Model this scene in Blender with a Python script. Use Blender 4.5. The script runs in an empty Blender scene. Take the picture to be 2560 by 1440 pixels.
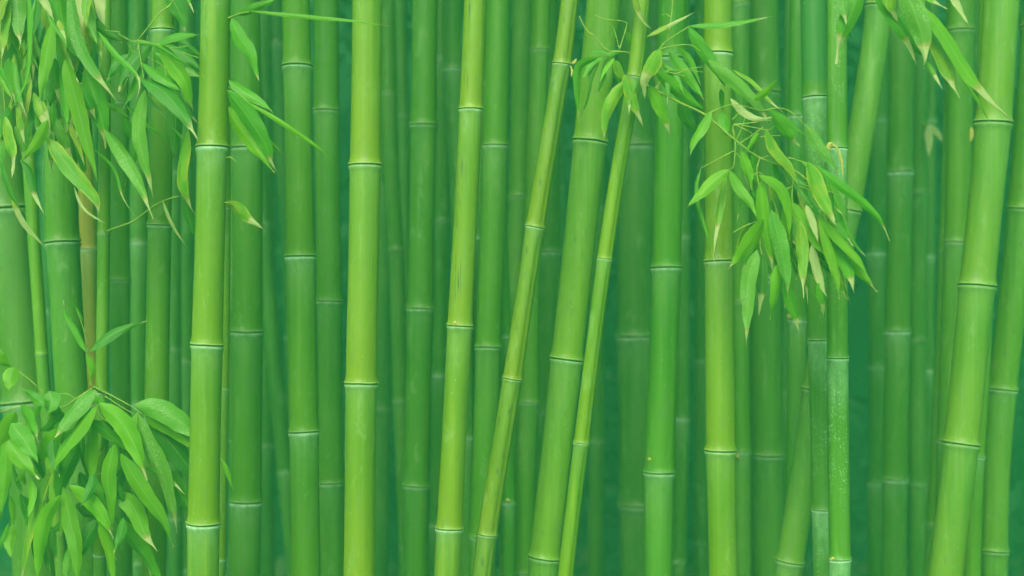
import bpy, bmesh, math, random
from mathutils import Vector, Matrix, noise

# ---------------------------------------------------------------- scene, camera, light
scene = bpy.context.scene
W0, H0, FOC, SENS = 2560, 1440, 50.0, 36.0
CAMZ = 2.0
K = SENS / FOC / W0                      # metres per photo pixel at one metre

cam_d = bpy.data.cameras.new('camera')
cam = bpy.data.objects.new('camera', cam_d)
scene.collection.objects.link(cam)
cam.location = (0, 0, CAMZ)
cam.rotation_euler = (math.radians(90), 0, 0)
cam_d.lens = FOC
cam_d.sensor_width = SENS
cam_d.clip_start = 0.05
cam_d.clip_end = 500
cam_d.dof.use_dof = True
cam_d.dof.focus_distance = 3.08
cam_d.dof.aperture_fstop = 2.0
scene.camera = cam

world = bpy.data.worlds.new('World')
scene.world = world
world.use_nodes = True
wn = world.node_tree.nodes
wl = world.node_tree.links
bg = wn['Background']
sky = wn.new('ShaderNodeTexSky')
sky.sky_type = 'NISHITA'
sky.sun_disc = False
SUN_EL, SUN_AZ = math.radians(42), math.radians(196)   # azimuth from +Y, clockwise: behind the camera
sky.sun_elevation = SUN_EL
sky.sun_rotation = SUN_AZ
sky.air_density = 1.0
sky.dust_density = 4.0
sky.ozone_density = 0.6
wl.new(sky.outputs[0], bg.inputs[0])
bg.inputs[1].default_value = 0.15

sun_d = bpy.data.lights.new('sun', 'SUN')
sun = bpy.data.objects.new('sun', sun_d)
scene.collection.objects.link(sun)
sun_d.energy = 1.3
sun_d.angle = math.radians(40)
sun_d.color = (1.0, 0.95, 0.86)
sdir = Vector((math.sin(SUN_AZ) * math.cos(SUN_EL), math.cos(SUN_AZ) * math.cos(SUN_EL), math.sin(SUN_EL)))
sun.rotation_euler = sdir.to_track_quat('Z', 'Y').to_euler()

scene.view_settings.view_transform = 'Standard'
scene.view_settings.look = 'None'
scene.view_settings.exposure = 1.8
scene.view_settings.gamma = 1.0
scene.render.resolution_x = 1024
scene.render.resolution_y = 576
scene.render.engine = 'CYCLES'
scene.cycles.max_bounces = 8
scene.cycles.diffuse_bounces = 5
scene.cycles.transmission_bounces = 4

rnd = random.Random(7)

# ---------------------------------------------------------------- helpers
def P(x, y, D):
    """photo pixel at depth D -> world point"""
    return Vector(((x - W0 / 2) * K * D, D, CAMZ - (y - H0 / 2) * K * D))

def lin(c):
    return tuple((v / 255 / 12.92 if v / 255 <= 0.04045 else ((v / 255 + 0.055) / 1.055) ** 2.4) for v in c)

def link(o, parent=None):
    scene.collection.objects.link(o)
    if parent is not None:
        o.parent = parent
    return o

def empty(name, loc, label, cat, group=None):
    o = bpy.data.objects.new(name, None)
    o.empty_display_size = 0.1
    o.location = loc
    o['label'] = label
    o['category'] = cat
    if group:
        o['group'] = group
    return link(o)

def mesh_obj(name, verts, faces, mat, parent=None, uvs=None, attrs=None, smooth=True):
    me = bpy.data.meshes.new(name)
    me.from_pydata([tuple(v) for v in verts], [], faces)
    me.validate(verbose=False)
    if smooth:
        me.polygons.foreach_set('use_smooth', [True] * len(me.polygons))
    if uvs:
        l = me.uv_layers.new(name='UVMap')
        data = [0.0] * (2 * len(me.loops))
        for i, lp in enumerate(me.loops):
            data[2 * i], data[2 * i + 1] = uvs[lp.vertex_index]
        l.data.foreach_set('uv', data)
    for k, vals in (attrs or {}).items():
        a = me.attributes.new(k, 'FLOAT', 'POINT')
        a.data.foreach_set('value', vals)
    if mat:
        me.materials.append(mat)
    return link(bpy.data.objects.new(name, me), parent)

def catmull(pts, n):
    """n+1 samples, evenly by parameter, through Vectors"""
    if len(pts) == 2:
        return [pts[0].lerp(pts[1], i / n) for i in range(n + 1)]
    ls = [0]
    for a, b in zip(pts, pts[1:]):
        ls.append(ls[-1] + (b - a).length)
    ext = [pts[0] * 2 - pts[1]] + pts + [pts[-1] * 2 - pts[-2]]
    out = []
    for i in range(n + 1):
        s = ls[-1] * i / n
        k = 0
        while k < len(pts) - 2 and s > ls[k + 1]:
            k += 1
        t = (s - ls[k]) / max(1e-9, ls[k + 1] - ls[k])
        p0, p1, p2, p3 = ext[k], ext[k + 1], ext[k + 2], ext[k + 3]
        out.append(0.5 * ((2 * p1) + (p2 - p0) * t + (2 * p0 - 5 * p1 + 4 * p2 - p3) * t * t + (3 * p1 - p0 - 3 * p2 + p3) * t ** 3))
    return out

def interp(tab, x):
    if x <= tab[0][0]:
        return tab[0][1]
    for (a, fa), (b, fb) in zip(tab, tab[1:]):
        if x <= b:
            return fa + (fb - fa) * (x - a) / (b - a)
    return tab[-1][1]

# ---------------------------------------------------------------- node helpers
class NT:
    def __init__(s, name):
        s.mat = bpy.data.materials.new(name)
        s.mat.use_nodes = True
        s.n, s.l = s.mat.node_tree.nodes, s.mat.node_tree.links
        s.bsdf = s.n['Principled BSDF']
        s.out = s.n['Material Output']
    def node(s, t, **kw):
        n = s.n.new(t)
        for k, v in kw.items():
            setattr(n, k, v)
        return n
    def set(s, sock, v):
        if hasattr(v, 'links') or hasattr(v, 'is_linked'):
            s.l.new(v, sock)
        else:
            sock.default_value = v
    def math(s, op, a, b=None, clamp=False):
        n = s.node('ShaderNodeMath', operation=op, use_clamp=clamp)
        s.set(n.inputs[0], a)
        if b is not None:
            s.set(n.inputs[1], b)
        return n.outputs[0]
    def mix(s, f, a, b, mode='MIX'):
        n = s.node('ShaderNodeMix', data_type='RGBA', blend_type=mode)
        s.set(n.inputs[0], f)
        s.set(n.inputs[6], a if hasattr(a, 'links') or hasattr(a, 'is_linked') else (*a, 1))
        s.set(n.inputs[7], b if hasattr(b, 'links') or hasattr(b, 'is_linked') else (*b, 1))
        return n.outputs[2]
    def ramp(s, f, a, b, va=0.0, vb=1.0):
        n = s.node('ShaderNodeMapRange', clamp=True)
        s.set(n.inputs[0], f)
        for i, v in enumerate((a, b, va, vb)):
            n.inputs[i + 1].default_value = v
        return n.outputs[0]
    def noise(s, vec, scale, detail=3, rough=0.55, dist=0.0):
        n = s.node('ShaderNodeTexNoise')
        s.l.new(vec, n.inputs['Vector'])
        n.inputs['Scale'].default_value = scale
        n.inputs['Detail'].default_value = detail
        n.inputs['Roughness'].default_value = rough
        n.inputs['Distortion'].default_value = dist
        return n.outputs[0]
    def scaled(s, vec, sc):
        n = s.node('ShaderNodeMapping')
        s.l.new(vec, n.inputs[0])
        n.inputs[3].default_value = sc
        return n.outputs[0]
    def attr(s, name, typ='GEOMETRY'):
        return s.node('ShaderNodeAttribute', attribute_type=typ, attribute_name=name).outputs['Fac']

# ---------------------------------------------------------------- materials
def culm_material(name, ring=False):
    t = NT(name)
    oi = t.node('ShaderNodeObjectInfo')
    tc = t.node('ShaderNodeTexCoord')
    off = t.node('ShaderNodeVectorMath', operation='ADD')
    t.l.new(tc.outputs['Object'], off.inputs[0])
    cx = t.node('ShaderNodeCombineXYZ')
    r = t.math('MULTIPLY', oi.outputs['Random'], 37.0)
    for i in range(3):
        t.l.new(r, cx.inputs[i])
    t.l.new(cx.outputs[0], off.inputs[1])
    vec = off.outputs[0]
    base = oi.outputs['Color']
    streak = t.noise(t.scaled(vec, (150, 150, 2.2)), 1.0, 4, 0.6)
    fine = t.noise(t.scaled(vec, (520, 520, 9)), 1.0, 2, 0.6)
    patch = t.noise(t.scaled(vec, (9, 9, 3.2)), 1.0, 4, 0.6)
    c = t.mix(t.ramp(streak, 0.38, 0.66, 0.0, 0.6), base, (0.055, 0.17, 0.012))
    broad = t.noise(t.scaled(vec, (58, 58, 0.9)), 1.0, 3, 0.55)
    c = t.mix(t.ramp(broad, 0.42, 0.62, 0.0, 0.55), c, t.mix(1.0, base, (0.48, 0.74, 0.6), 'MULTIPLY'))
    c = t.mix(t.ramp(broad, 0.44, 0.3, 0.0, 0.5), c, t.mix(1.0, base, (1.5, 1.22, 1.7), 'MULTIPLY'))
    c = t.mix(t.ramp(patch, 0.42, 0.72, 0.0, 0.4), c, t.mix(0.5, base, (0.20, 0.34, 0.08)))
    # the foot of each internode is a little yellower than its top
    inn = t.attr('inode')
    warm = t.mix(1.0, base, (1.22, 1.03, 0.75), 'MULTIPLY')
    c = t.mix(t.ramp(inn, 0.3, 1.0, 0.0, 0.75), c, warm)
    # waxy bloom under every node, ragged lower edge
    bl = t.attr('bloom')
    n2 = t.noise(t.scaled(vec, (70, 70, 40)), 1.0, 5, 0.7)
    blm = t.math('MULTIPLY', bl, t.ramp(n2, 0.32, 0.62, 0.35, 1.1))
    ba = t.attr('bloomamt', 'OBJECT')
    blm = t.math('MULTIPLY', blm, ba, True)
    c = t.mix(blm, c, t.mix(0.2, (0.30, 0.54, 0.32), base))
    # powdery, droplet-like speckle on young culms
    pw = t.attr('powder', 'OBJECT')
    vo = t.node('ShaderNodeTexVoronoi')
    t.l.new(t.scaled(vec, (1, 1, 0.7)), vo.inputs['Vector'])
    vo.inputs['Scale'].default_value = 260
    drop = t.math('MULTIPLY', t.ramp(vo.outputs['Distance'], 0.45, 0.2), t.math('MULTIPLY', t.ramp(n2, 0.42, 0.58), t.ramp(streak, 0.4, 0.6)))
    c = t.mix(t.math('MULTIPLY', t.ramp(inn, 0.3, 0.02), t.math('MULTIPLY', pw, t.ramp(n2, 0.3, 0.6, 0.1, 0.5))), c, (0.20, 0.42, 0.20))
    dz_ = t.math('MULTIPLY', t.ramp(inn, 0.0, 0.12), t.ramp(inn, 0.85, 0.55))
    drop = t.math('MULTIPLY', drop, dz_)
    c = t.mix(t.math('MULTIPLY', drop, t.math('MULTIPLY', pw, 0.8)), c, (0.28, 0.52, 0.30))
    stain = t.noise(t.scaled(vec, (34, 34, 11)), 1.0, 6, 0.72, 0.6)
    c = t.mix(t.ramp(stain, 0.53, 0.68, 0.0, 0.6), c, t.mix(0.5, base, (0.10, 0.17, 0.08)))
    c = t.mix(t.ramp(stain, 0.44, 0.32, 0.0, 0.5), c, t.mix(0.5, base, (0.22, 0.38, 0.16)))
    wn_ = t.noise(t.scaled(vec, (120, 120, 6)), 1.0, 5, 0.7)
    wz = t.math('ADD', t.attr('wetzone'), t.math('MULTIPLY', t.math('SUBTRACT', wn_, 0.5), 1.3))
    c = t.mix(t.math('MULTIPLY', t.ramp(wz, 0.45, 0.6), t.attr('wet', 'OBJECT'), True), c, (0.035, 0.16, 0.03))
    # dark weathering marks
    sp = t.attr('specks', 'OBJECT')
    v2 = t.node('ShaderNodeTexVoronoi')
    t.l.new(t.scaled(vec, (1, 1, 0.34)), v2.inputs['Vector'])
    v2.inputs['Scale'].default_value = 62
    v2.inputs['Randomness'].default_value = 1.0
    m = t.math('MULTIPLY', t.ramp(v2.outputs['Distance'], 0.3, 0.12), t.ramp(n2, 0.46, 0.56))
    c = t.mix(t.math('MULTIPLY', m, sp, True), c, (0.05, 0.10, 0.03))
    # tiny pale flecks everywhere
    v3 = t.node('ShaderNodeTexVoronoi')
    t.l.new(t.scaled(vec, (1, 1, 0.55)), v3.inputs['Vector'])
    v3.inputs['Scale'].default_value = 75
    fl = t.math('MULTIPLY', t.ramp(v3.outputs['Distance'], 0.1, 0.05), t.ramp(t.noise(vec, 31, 2), 0.56, 0.6))
    c = t.mix(t.math('MULTIPLY', fl, 0.5), c, (0.36, 0.46, 0.22))
    # long black splits in the skin (one culm only)
    sc = t.attr('splits', 'OBJECT')
    ln = t.noise(t.scaled(vec, (330, 330, 5.5)), 1.0, 2, 0.5)
    lm = t.math('MULTIPLY', t.ramp(ln, 0.63, 0.66), t.attr('splitzone'))
    c = t.mix(t.math('MULTIPLY', lm, sc, True), c, (0.02, 0.045, 0.02))
    # sheath scar
    c = t.mix(t.math('MULTIPLY', t.attr('scar'), 0.85), c, (0.035, 0.085, 0.03))
    if ring:
        c = t.mix(0.25, c, (0.26, 0.36, 0.15))
    t.l.new(c, t.bsdf.inputs['Base Color'])
    rr = t.ramp(blm, 0, 1, 0.42, 0.8)
    t.l.new(rr, t.bsdf.inputs['Roughness'])
    t.bsdf.inputs['Specular IOR Level'].default_value = 0.28
    bp = t.node('ShaderNodeBump')
    bp.inputs['Strength'].default_value = 0.3
    bp.inputs['Distance'].default_value = 0.002
    hh = t.math('ADD', fine, t.math('MULTIPLY', streak, 1.4))
    t.l.new(hh, bp.inputs['Height'])
    t.l.new(bp.outputs[0], t.bsdf.inputs['Normal'])
    return t.mat

def leaf_material():
    t = NT('leaf_blade')
    oi = t.node('ShaderNodeObjectInfo')
    uv = t.node('ShaderNodeTexCoord')
    sx = t.node('ShaderNodeSeparateXYZ')
    t.l.new(uv.outputs['UV'], sx.inputs[0])
    u, v = sx.outputs[0], sx.outputs[1]           # across 0..1, along 0..1
    off = t.node('ShaderNodeVectorMath', operation='ADD')
    t.l.new(uv.outputs['UV'], off.inputs[0])
    cx = t.node('ShaderNodeCombineXYZ')
    r = t.math('MULTIPLY', oi.outputs['Random'], 51.0)
    t.l.new(r, cx.inputs[0]); t.l.new(r, cx.inputs[1])
    t.l.new(cx.outputs[0], off.inputs[1])
    vec = off.outputs[0]
    base = oi.outputs['Color']
    vein = t.noise(t.scaled(vec, (26, 1.2, 1)), 1.0, 2, 0.5)
    mott = t.noise(t.scaled(vec, (5, 9, 1)), 1.0, 4, 0.65)
    big = t.noise(t.scaled(vec, (1.2, 2.5, 1)), 1.0, 2, 0.5)
    c = t.mix(t.ramp(vein, 0.38, 0.65, 0, 0.3), base, (0.05, 0.17, 0.02))
    c = t.mix(t.ramp(big, 0.4, 0.7, 0, 0.45), c, t.mix(1.0, base, (1.35, 1.2, 1.0), 'MULTIPLY'))
    # pale speckle of the older leaves
    spk = t.attr('speckle', 'OBJECT')
    sn = t.noise(t.scaled(vec, (14, 34, 1)), 1.0, 3, 0.7, 0.8)
    c = t.mix(t.math('MULTIPLY', t.math('MULTIPLY', t.ramp(sn, 0.5, 0.62), t.ramp(big, 0.4, 0.6)), t.math('MULTIPLY', spk, 0.55)), c, (0.28, 0.42, 0.24))
    au = t.math('ABSOLUTE', t.math('SUBTRACT', u, 0.5))
    mid = t.ramp(au, 0.035, 0.0)
    c = t.mix(t.math('MULTIPLY', mid, 0.35), c, (0.26, 0.42, 0.12))
    # yellowing margins
    ye = t.attr('yellow', 'OBJECT')
    em = t.ramp(t.math('ADD', au, t.math('MULTIPLY', t.math('SUBTRACT', mott, 0.5), 0.25)), 0.36, 0.46)
    em = t.math('MULTIPLY', em, t.ramp(t.noise(t.scaled(vec, (2.2, 3.5, 1)), 1.0, 3), 0.42, 0.58))
    c = t.mix(t.math('MULTIPLY', em, ye, True), c, (0.34, 0.37, 0.04))
    c = t.mix(t.math('MULTIPLY', t.ramp(big, 0.45, 0.6), t.math('MULTIPLY', ye, 0.45)), c, (0.27, 0.38, 0.03))
    # withered tip
    dr = t.attr('dry', 'OBJECT')
    edge = t.math('SUBTRACT', 1.0, dr)
    d = t.math('SUBTRACT', t.math('ADD', v, t.math('MULTIPLY', t.math('SUBTRACT', mott, 0.5), 0.12)), edge)
    band = t.math('MULTIPLY', t.ramp(d, -0.035, -0.01), t.ramp(d, 0.03, 0.005))
    c = t.mix(t.ramp(d, -0.01, 0.02), c, t.mix(t.ramp(vein, 0.4, 0.6), (0.34, 0.42, 0.15), (0.24, 0.33, 0.11)))
    c = t.mix(t.math('MULTIPLY', band, 0.5), c, (0.26, 0.22, 0.05))
    t.l.new(c, t.bsdf.inputs['Base Color'])
    t.bsdf.inputs['Roughness'].default_value = 0.5
    t.bsdf.inputs['Specular IOR Level'].default_value = 0.25
    bp = t.node('ShaderNodeBump')
    bp.inputs['Strength'].default_value = 0.35
    bp.inputs['Distance'].default_value = 0.0006
    t.l.new(vein, bp.inputs['Height'])
    t.l.new(bp.outputs[0], t.bsdf.inputs['Normal'])
    tr = t.node('ShaderNodeBsdfTranslucent')
    t.l.new(t.mix(1.0, c, (1.25, 1.2, 0.6), 'MULTIPLY'), tr.inputs[0])
    ms = t.node('ShaderNodeMixShader')
    ms.inputs[0].default_value = 0.32
    t.l.new(t.bsdf.outputs[0], ms.inputs[1])
    t.l.new(tr.outputs[0], ms.inputs[2])
    t.l.new(ms.outputs[0], t.out.inputs[0])
    return t.mat

def simple_material(name, ca, cb, scale, rough=0.8, stretch=(1, 1, 1)):
    t = NT(name)
    tc = t.node('ShaderNodeTexCoord')
    n = t.noise(t.scaled(tc.outputs['Object'], stretch), scale, 6, 0.65)
    c = t.mix(t.ramp(n, 0.35, 0.65), ca, cb)
    t.l.new(c, t.bsdf.inputs['Base Color'])
    t.bsdf.inputs['Roughness'].default_value = rough
    t.bsdf.inputs['Specular IOR Level'].default_value = 0.15
    bp = t.node('ShaderNodeBump')
    bp.inputs['Strength'].default_value = 0.5
    bp.inputs['Distance'].default_value = 0.03
    t.l.new(n, bp.inputs['Height'])
    t.l.new(bp.outputs[0], t.bsdf.inputs['Normal'])
    return t.mat

M_CULM = culm_material('bamboo_skin')
M_RING = culm_material('bamboo_node', True)
M_LEAF = leaf_material()
M_TWIG = simple_material('twig_bark', (0.14, 0.28, 0.03), (0.24, 0.34, 0.06), 60, 0.55)
M_BUD = simple_material('bud_scale', (0.30, 0.34, 0.06), (0.40, 0.38, 0.10), 90, 0.6)
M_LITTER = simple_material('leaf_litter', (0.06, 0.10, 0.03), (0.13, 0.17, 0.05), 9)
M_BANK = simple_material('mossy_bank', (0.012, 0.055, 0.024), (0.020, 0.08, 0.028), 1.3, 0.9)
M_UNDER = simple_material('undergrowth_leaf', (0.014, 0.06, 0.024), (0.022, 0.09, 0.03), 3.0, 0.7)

# ---------------------------------------------------------------- setting
def grid(name, f, nx, ny, mat):
    vs = [f(i / nx, j / ny) for j in range(ny + 1) for i in range(nx + 1)]
    fs = [(j * (nx + 1) + i, j * (nx + 1) + i + 1, (j + 1) * (nx + 1) + i + 1, (j + 1) * (nx + 1) + i)
          for j in range(ny) for i in range(nx)]
    o = mesh_obj(name, vs, fs, mat)
    o['kind'] = 'structure'
    return o

def ground_z(x, y):
    return 0.05 * noise.noise(Vector((x * 0.6, y * 0.6, 0)))
grid('ground', lambda u, v: Vector(((u - .5) * 60, -30 + v * 60, 0)) + Vector((0, 0, ground_z((u - .5) * 60, v * 60))), 80, 80, M_LITTER)

def bank(u, v):
    x = (u - .5) * 44
    y = 10.5 + v * 3.2 + 0.5 * noise.noise(Vector((x * .5, v * 4, 3)))
    z = -0.2 + v * 9.0 + 0.35 * noise.noise(Vector((x * .7, v * 7, 9)))
    return Vector((x, y, z))
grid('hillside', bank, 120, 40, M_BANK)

# ---------------------------------------------------------------- bamboo culms
UP, DOWN = 5.4, 0.0
PROF = [(-0.75, 1.0), (-0.42, 1.015), (-0.22, 1.05), (-0.12, 1.09), (-0.06, 1.11), (-0.02, 1.10), (0.02, 1.02),
        (0.06, 1.02), (0.10, 1.07), (0.16, 1.095), (0.24, 1.08), (0.34, 1.04), (0.5, 1.015), (0.8, 1.0), (1.3, 1.0), (2.2, 1.0)]
BLOOM = [(-0.1, 0.0), (0.05, 0.0), (0.09, 0.9), (0.16, 1.3), (0.28, 1.2), (0.36, 0.42), (0.8, 0.26), (1.6, 0.12), (3.2, 0.03), (5, 0.0)]
SCAR = [(-0.05, 0.0), (-0.015, 1.0), (0.03, 1.1), (0.07, 1.1), (0.10, 0.0)]

def make_culm(pts, w, D, nodes, rgb, label, group=None, bloom=0.7, specks=0.3, powder=0.0, splits=0.0,
              grooves=None, lo=False, gain=1.0, wet=0.0):
    """pts: axis in photo pixels; w: (width at frame top, at frame bottom) in photo pixels; nodes: pixel heights"""
    if not isinstance(w, tuple):
        w = (w, w)
    kD = K * D
    px = sorted(pts, key=lambda p: p[1])
    # smooth axis x(y) in pixels, straight beyond the frame
    ys = [p[1] for p in px]
    def xat(y):
        if len(px) == 1:
            return px[0][0]
        if y <= ys[0]:
            s = (px[1][0] - px[0][0]) / (ys[1] - ys[0])
            return px[0][0] + (y - ys[0]) * s * 0.85
        if y >= ys[-1]:
            s = (px[-1][0] - px[-2][0]) / (ys[-1] - ys[-2])
            return px[-1][0] + (y - ys[-1]) * s * 0.8
        k = 0
        while y > ys[k + 1]:
            k += 1
        def slope(i):
            a, b = max(0, i - 1), min(len(px) - 1, i + 1)
            return (px[b][0] - px[a][0]) / (ys[b] - ys[a])
        h = ys[k + 1] - ys[k]
        t = (y - ys[k]) / h
        m0, m1 = slope(k) * h, slope(k + 1) * h
        return ((2 * t ** 3 - 3 * t * t + 1) * px[k][0] + (t ** 3 - 2 * t * t + t) * m0 +
                (-2 * t ** 3 + 3 * t * t) * px[k + 1][0] + (t ** 3 - t * t) * m1)
    ytop = H0 / 2 - (UP + rnd.uniform(-.3, .3) - CAMZ) / kD
    ybot = H0 / 2 - (DOWN - 0.05 - CAMZ) / kD
    nodes = sorted(nodes)
    gap = (nodes[-1] - nodes[0]) / (len(nodes) - 1) if len(nodes) > 1 else 480 * 3.2 / D
    gap = max(gap, 280)
    allN = list(nodes)
    y = nodes[0] - gap
    while y > ytop + 30:
        allN.append(y); y -= gap * rnd.uniform(.95, 1.05)
    y = nodes[-1] + gap * .95
    while y < ybot - 30:
        allN.append(y); gap *= .96; y += gap
    allN.sort()
    def rad(y):
        t = min(1.3, max(-1.0, y / H0))
        return (w[0] + (w[1] - w[0]) * t) / 2
    # rows
    rows = set()
    for ny in allN:
        R = rad(ny)
        for s, _ in PROF:
            rows.add(round(ny + s * R, 2))
    prev = ytop
    for ny in allN + [ybot]:
        a, b = prev, ny
        m = 3 if lo or a < -700 or b > 2200 else 7
        for i in range(m + 1):
            yy = a + (b - a) * i / m
            if ytop <= yy <= ybot:
                rows.add(round(yy, 2))
        prev = ny
    rows = sorted(r for r in rows if ytop <= r <= ybot)
    base_pt = P(xat(ybot), ybot, D)
    base_pt.z = 0
    root = empty('bamboo_culm', base_pt, label, 'bamboo', group)
    NS = 20 if lo else 32
    tilt = {ny: (rnd.uniform(-.035, .035), rnd.uniform(-.035, .035)) for ny in allN}
    groove_ang = {}
    nb = {n: rnd.uniform(.45, 1.15) for n in allN}
    nsc = {n: rnd.uniform(.55, 1.05) for n in allN}
    zig = {n: rnd.uniform(.6, 1.6) * (-1) ** i * min(1.0, rad(n) / 24) for i, n in enumerate(allN)}
    thick = {n: rnd.uniform(.978, 1.02) for n in allN}
    ga = grooves if grooves is not None else rnd.uniform(0, 6.28)
    for i, ny in enumerate(allN):
        groove_ang[ny] = (ga + math.pi * (i % 2)) if grooves is None else ga
    gdep = 0.03 if grooves is None else 0.16
    verts, faces, at_b, at_s, at_i, at_z, at_w = [], [], [], [], [], [], []
    splitx = math.radians(-115)
    for ri, y in enumerate(rows):
        R = rad(y)
        # nearest node and distance (in radii) below it
        ab = [n for n in allN if n <= y + 0.76 * R]
        near = ab[-1] if ab else None
        s = (y - near) / R if near is not None else 9
        up = [n for n in allN if n <= y]
        dn = [n for n in allN if n > y]
        if up and dn:
            it = (y - up[-1]) / (dn[0] - up[-1])
        else:
            it = .5
        pf = interp(PROF, s) if near is not None else 1.0
        # internodes are very slightly fuller near nodes
        wob = 1 + 0.012 * math.cos(2 * math.pi * it)
        x = xat(y)
        if up and dn:
            x += zig[up[-1]] * (1 - it) + zig[dn[0]] * it
            wob *= thick[up[-1]] ** min(1, 4 * it, 4 * (1 - it))
        elif up:
            x += zig[up[-1]]
        dxdy = (xat(y + 5) - xat(y - 5)) / 10
        c = P(x, y, D) - base_pt
        T = Vector((-dxdy, 0, 1)).normalized()      # up along the culm
        X = Vector((1, 0, dxdy)).normalized()
        Y = Vector((0, 1, 0))
        tl = tilt.get(near, (0, 0)) if -1 < s < 3 else (0, 0)
        fade = max(0, 1 - max(0, abs(s) - .6) / 2)
        ga_ = groove_ang.get(up[-1], ga) if up else ga
        gfade = max(0, min(1, (s - .5) / 1.0)) if s > 0 else max(0, min(1, (-s - .1) / .5))
        for k in range(NS):
            a = 2 * math.pi * k / NS
            d = (a - ga_ + math.pi) % (2 * math.pi) - math.pi
            g = gdep * gfade * math.exp(-(d / .22) ** 2)
            if grooves is not None:
                d2 = (a - ga_ - .55 + math.pi) % (2 * math.pi) - math.pi
                g += .07 * gfade * math.exp(-(d2 / .16) ** 2)
            rr = R * kD * pf * wob * (1 - g)
            p = c + X * (math.cos(a) * rr) + Y * (math.sin(a) * rr)
            p += T * ((math.cos(a) * tl[0] + math.sin(a) * tl[1]) * rr * fade)
            verts.append(p)
            at_b.append(interp(BLOOM, s) * nb[near] if s < 5 else 0.0)
            at_s.append(interp(SCAR, s) * nsc[near] if -0.1 < s < .2 else 0.0)
            at_i.append(it)
            at_w.append(max(0.0, min(1.0, (235 - y) / 60)))
            dz = (a - splitx + math.pi) % (2 * math.pi) - math.pi
            at_z.append(max(0.0, 1 - (dz / .5) ** 2) * (1.0 if y < 760 else 0.0))
    n = len(rows)
    for j in range(n - 1):
        for k in range(NS):
            k2 = (k + 1) % NS
            faces.append(((j + 1) * NS + k, (j + 1) * NS + k2, j * NS + k2, j * NS + k))
    for idx, rev in ((0, False), ((n - 1) * NS, True)):
        f = [idx + k for k in range(NS)]
        faces.append(tuple(f if not rev else f[::-1]))
    stem = mesh_obj('stem', verts, faces, M_CULM, root, attrs={'bloom': at_b, 'scar': at_s, 'inode': at_i, 'splitzone': at_z, 'wetzone': at_w})
    alb = albedo(rgb, gain * interp([(2.9, .74), (3.15, .76), (3.5, .9), (3.8, 1.0), (4.3, 1.0), (5, .9)], D))  # colour scaled by depth, offsetting the stronger light on the front rows
    props = dict(bloomamt=bloom, specks=specks, powder=powder, splits=splits, wet=wet)
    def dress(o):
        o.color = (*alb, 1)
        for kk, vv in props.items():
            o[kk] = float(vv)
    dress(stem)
    # raised rings: only those that the frame shows or nearly shows
    for ny in allN:
        if ny < -260 or ny > 1700:
            continue
        R = rad(ny)
        x = xat(ny) + zig[ny]
        dxdy = (xat(ny + 5) - xat(ny - 5)) / 10
        T = Vector((-dxdy, 0, 1)).normalized()
        X = Vector((1, 0, dxdy)).normalized()
        c = P(x, ny, D) - base_pt
        tl = tilt[ny]
        sec = [(-0.14, 1.06), (-0.10, 1.115), (-0.055, 1.14), (-0.01, 1.13), (0.015, 1.08), (0.015, 1.0)]
        vs, fs = [], []
        seed = rnd.uniform(0, 99)
        for (s, rf) in sec:
            for k in range(NS):
                a = 2 * math.pi * k / NS
                wv = 0.02 * noise.noise(Vector((math.cos(a) * 1.5 + seed, math.sin(a) * 1.5, 0)))
                rr = R * kD * (rf + wv * .4)
                p = c + X * (math.cos(a) * rr) + Vector((0, 1, 0)) * (math.sin(a) * rr)
                p += T * ((math.cos(a) * tl[0] + math.sin(a) * tl[1]) * rr - (s + wv) * R * kD)
                vs.append(p)
        for j in range(len(sec) - 1):
            for k in range(NS):
                k2 = (k + 1) % NS
                fs.append(((j + 1) * NS + k, (j + 1) * NS + k2, j * NS + k2, j * NS + k))
        m = len(vs)
        ring = mesh_obj('node_ring', vs, fs, M_RING, root, attrs={'bloom': [0.15] * m, 'scar': [0.0] * m, 'inode': [1.0] * m, 'splitzone': [0.0] * m})
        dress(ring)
    return root, xat, rad

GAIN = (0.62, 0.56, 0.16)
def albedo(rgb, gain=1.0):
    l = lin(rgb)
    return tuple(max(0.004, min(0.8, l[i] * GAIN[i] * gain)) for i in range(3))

BR, BR2 = (124, 186, 52), (132, 188, 62)
G_FRONT = 'bright culms at the front of the grove'
G_MID = 'green culms in the middle rows'
G_BACK = 'dim culms in the back rows'  # shade of the back rows is put into the colours of these culms
ROOT = {}
def culm(key, *a, **kw):
    ROOT[key] = make_culm(*a, **kw)

culm('c1', [(539, 0), (532, 367), (517, 862), (510, 1307), (508, 1440)], (74, 78), 3.0, [367, 862, 1307], BR, 'brightest thick yellow green culm left of centre, leaves sticking out on its right', G_FRONT, 0.85, 0.1)
culm('c2', [(918, 0), (914, 412), (902, 958), (899, 1440)], (76, 78), 3.0, [412, 958], BR2, 'thick bright culm standing alone, crossed near its top by a leaf tip', G_FRONT, 0.55, 0.2)
culm('c3', [(1188, 0), (1178, 273), (1149, 813), (1125, 1320), (1119, 1440)], (56, 65), 3.05, [273, 813, 1320], BR2, 'bright yellow green culm with thin black splits running down its upper left side', G_FRONT, 0.5, 0.25, splits=1.0)
culm('c4', [(1425, 0), (1404, 160), (1339, 567), (1280, 947), (1219, 1335), (1205, 1440)], (45, 49), 3.1, [160, 567, 947, 1335], (126, 180, 66), 'thin speckled yellowish culm leaning right with a small side bud near its top', G_FRONT, 0.35, 0.9, grooves=math.radians(-50))
culm('c5', [(1510, 0), (1474, 353), (1418, 897), (1360, 1393), (1357, 1440)], (84, 73), 3.3, [353, 897, 1393], (114, 182, 86), 'thick pale green culm leaning right behind the slender bright one', G_MID, 0.4, 0.35, gain=1.15)
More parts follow.
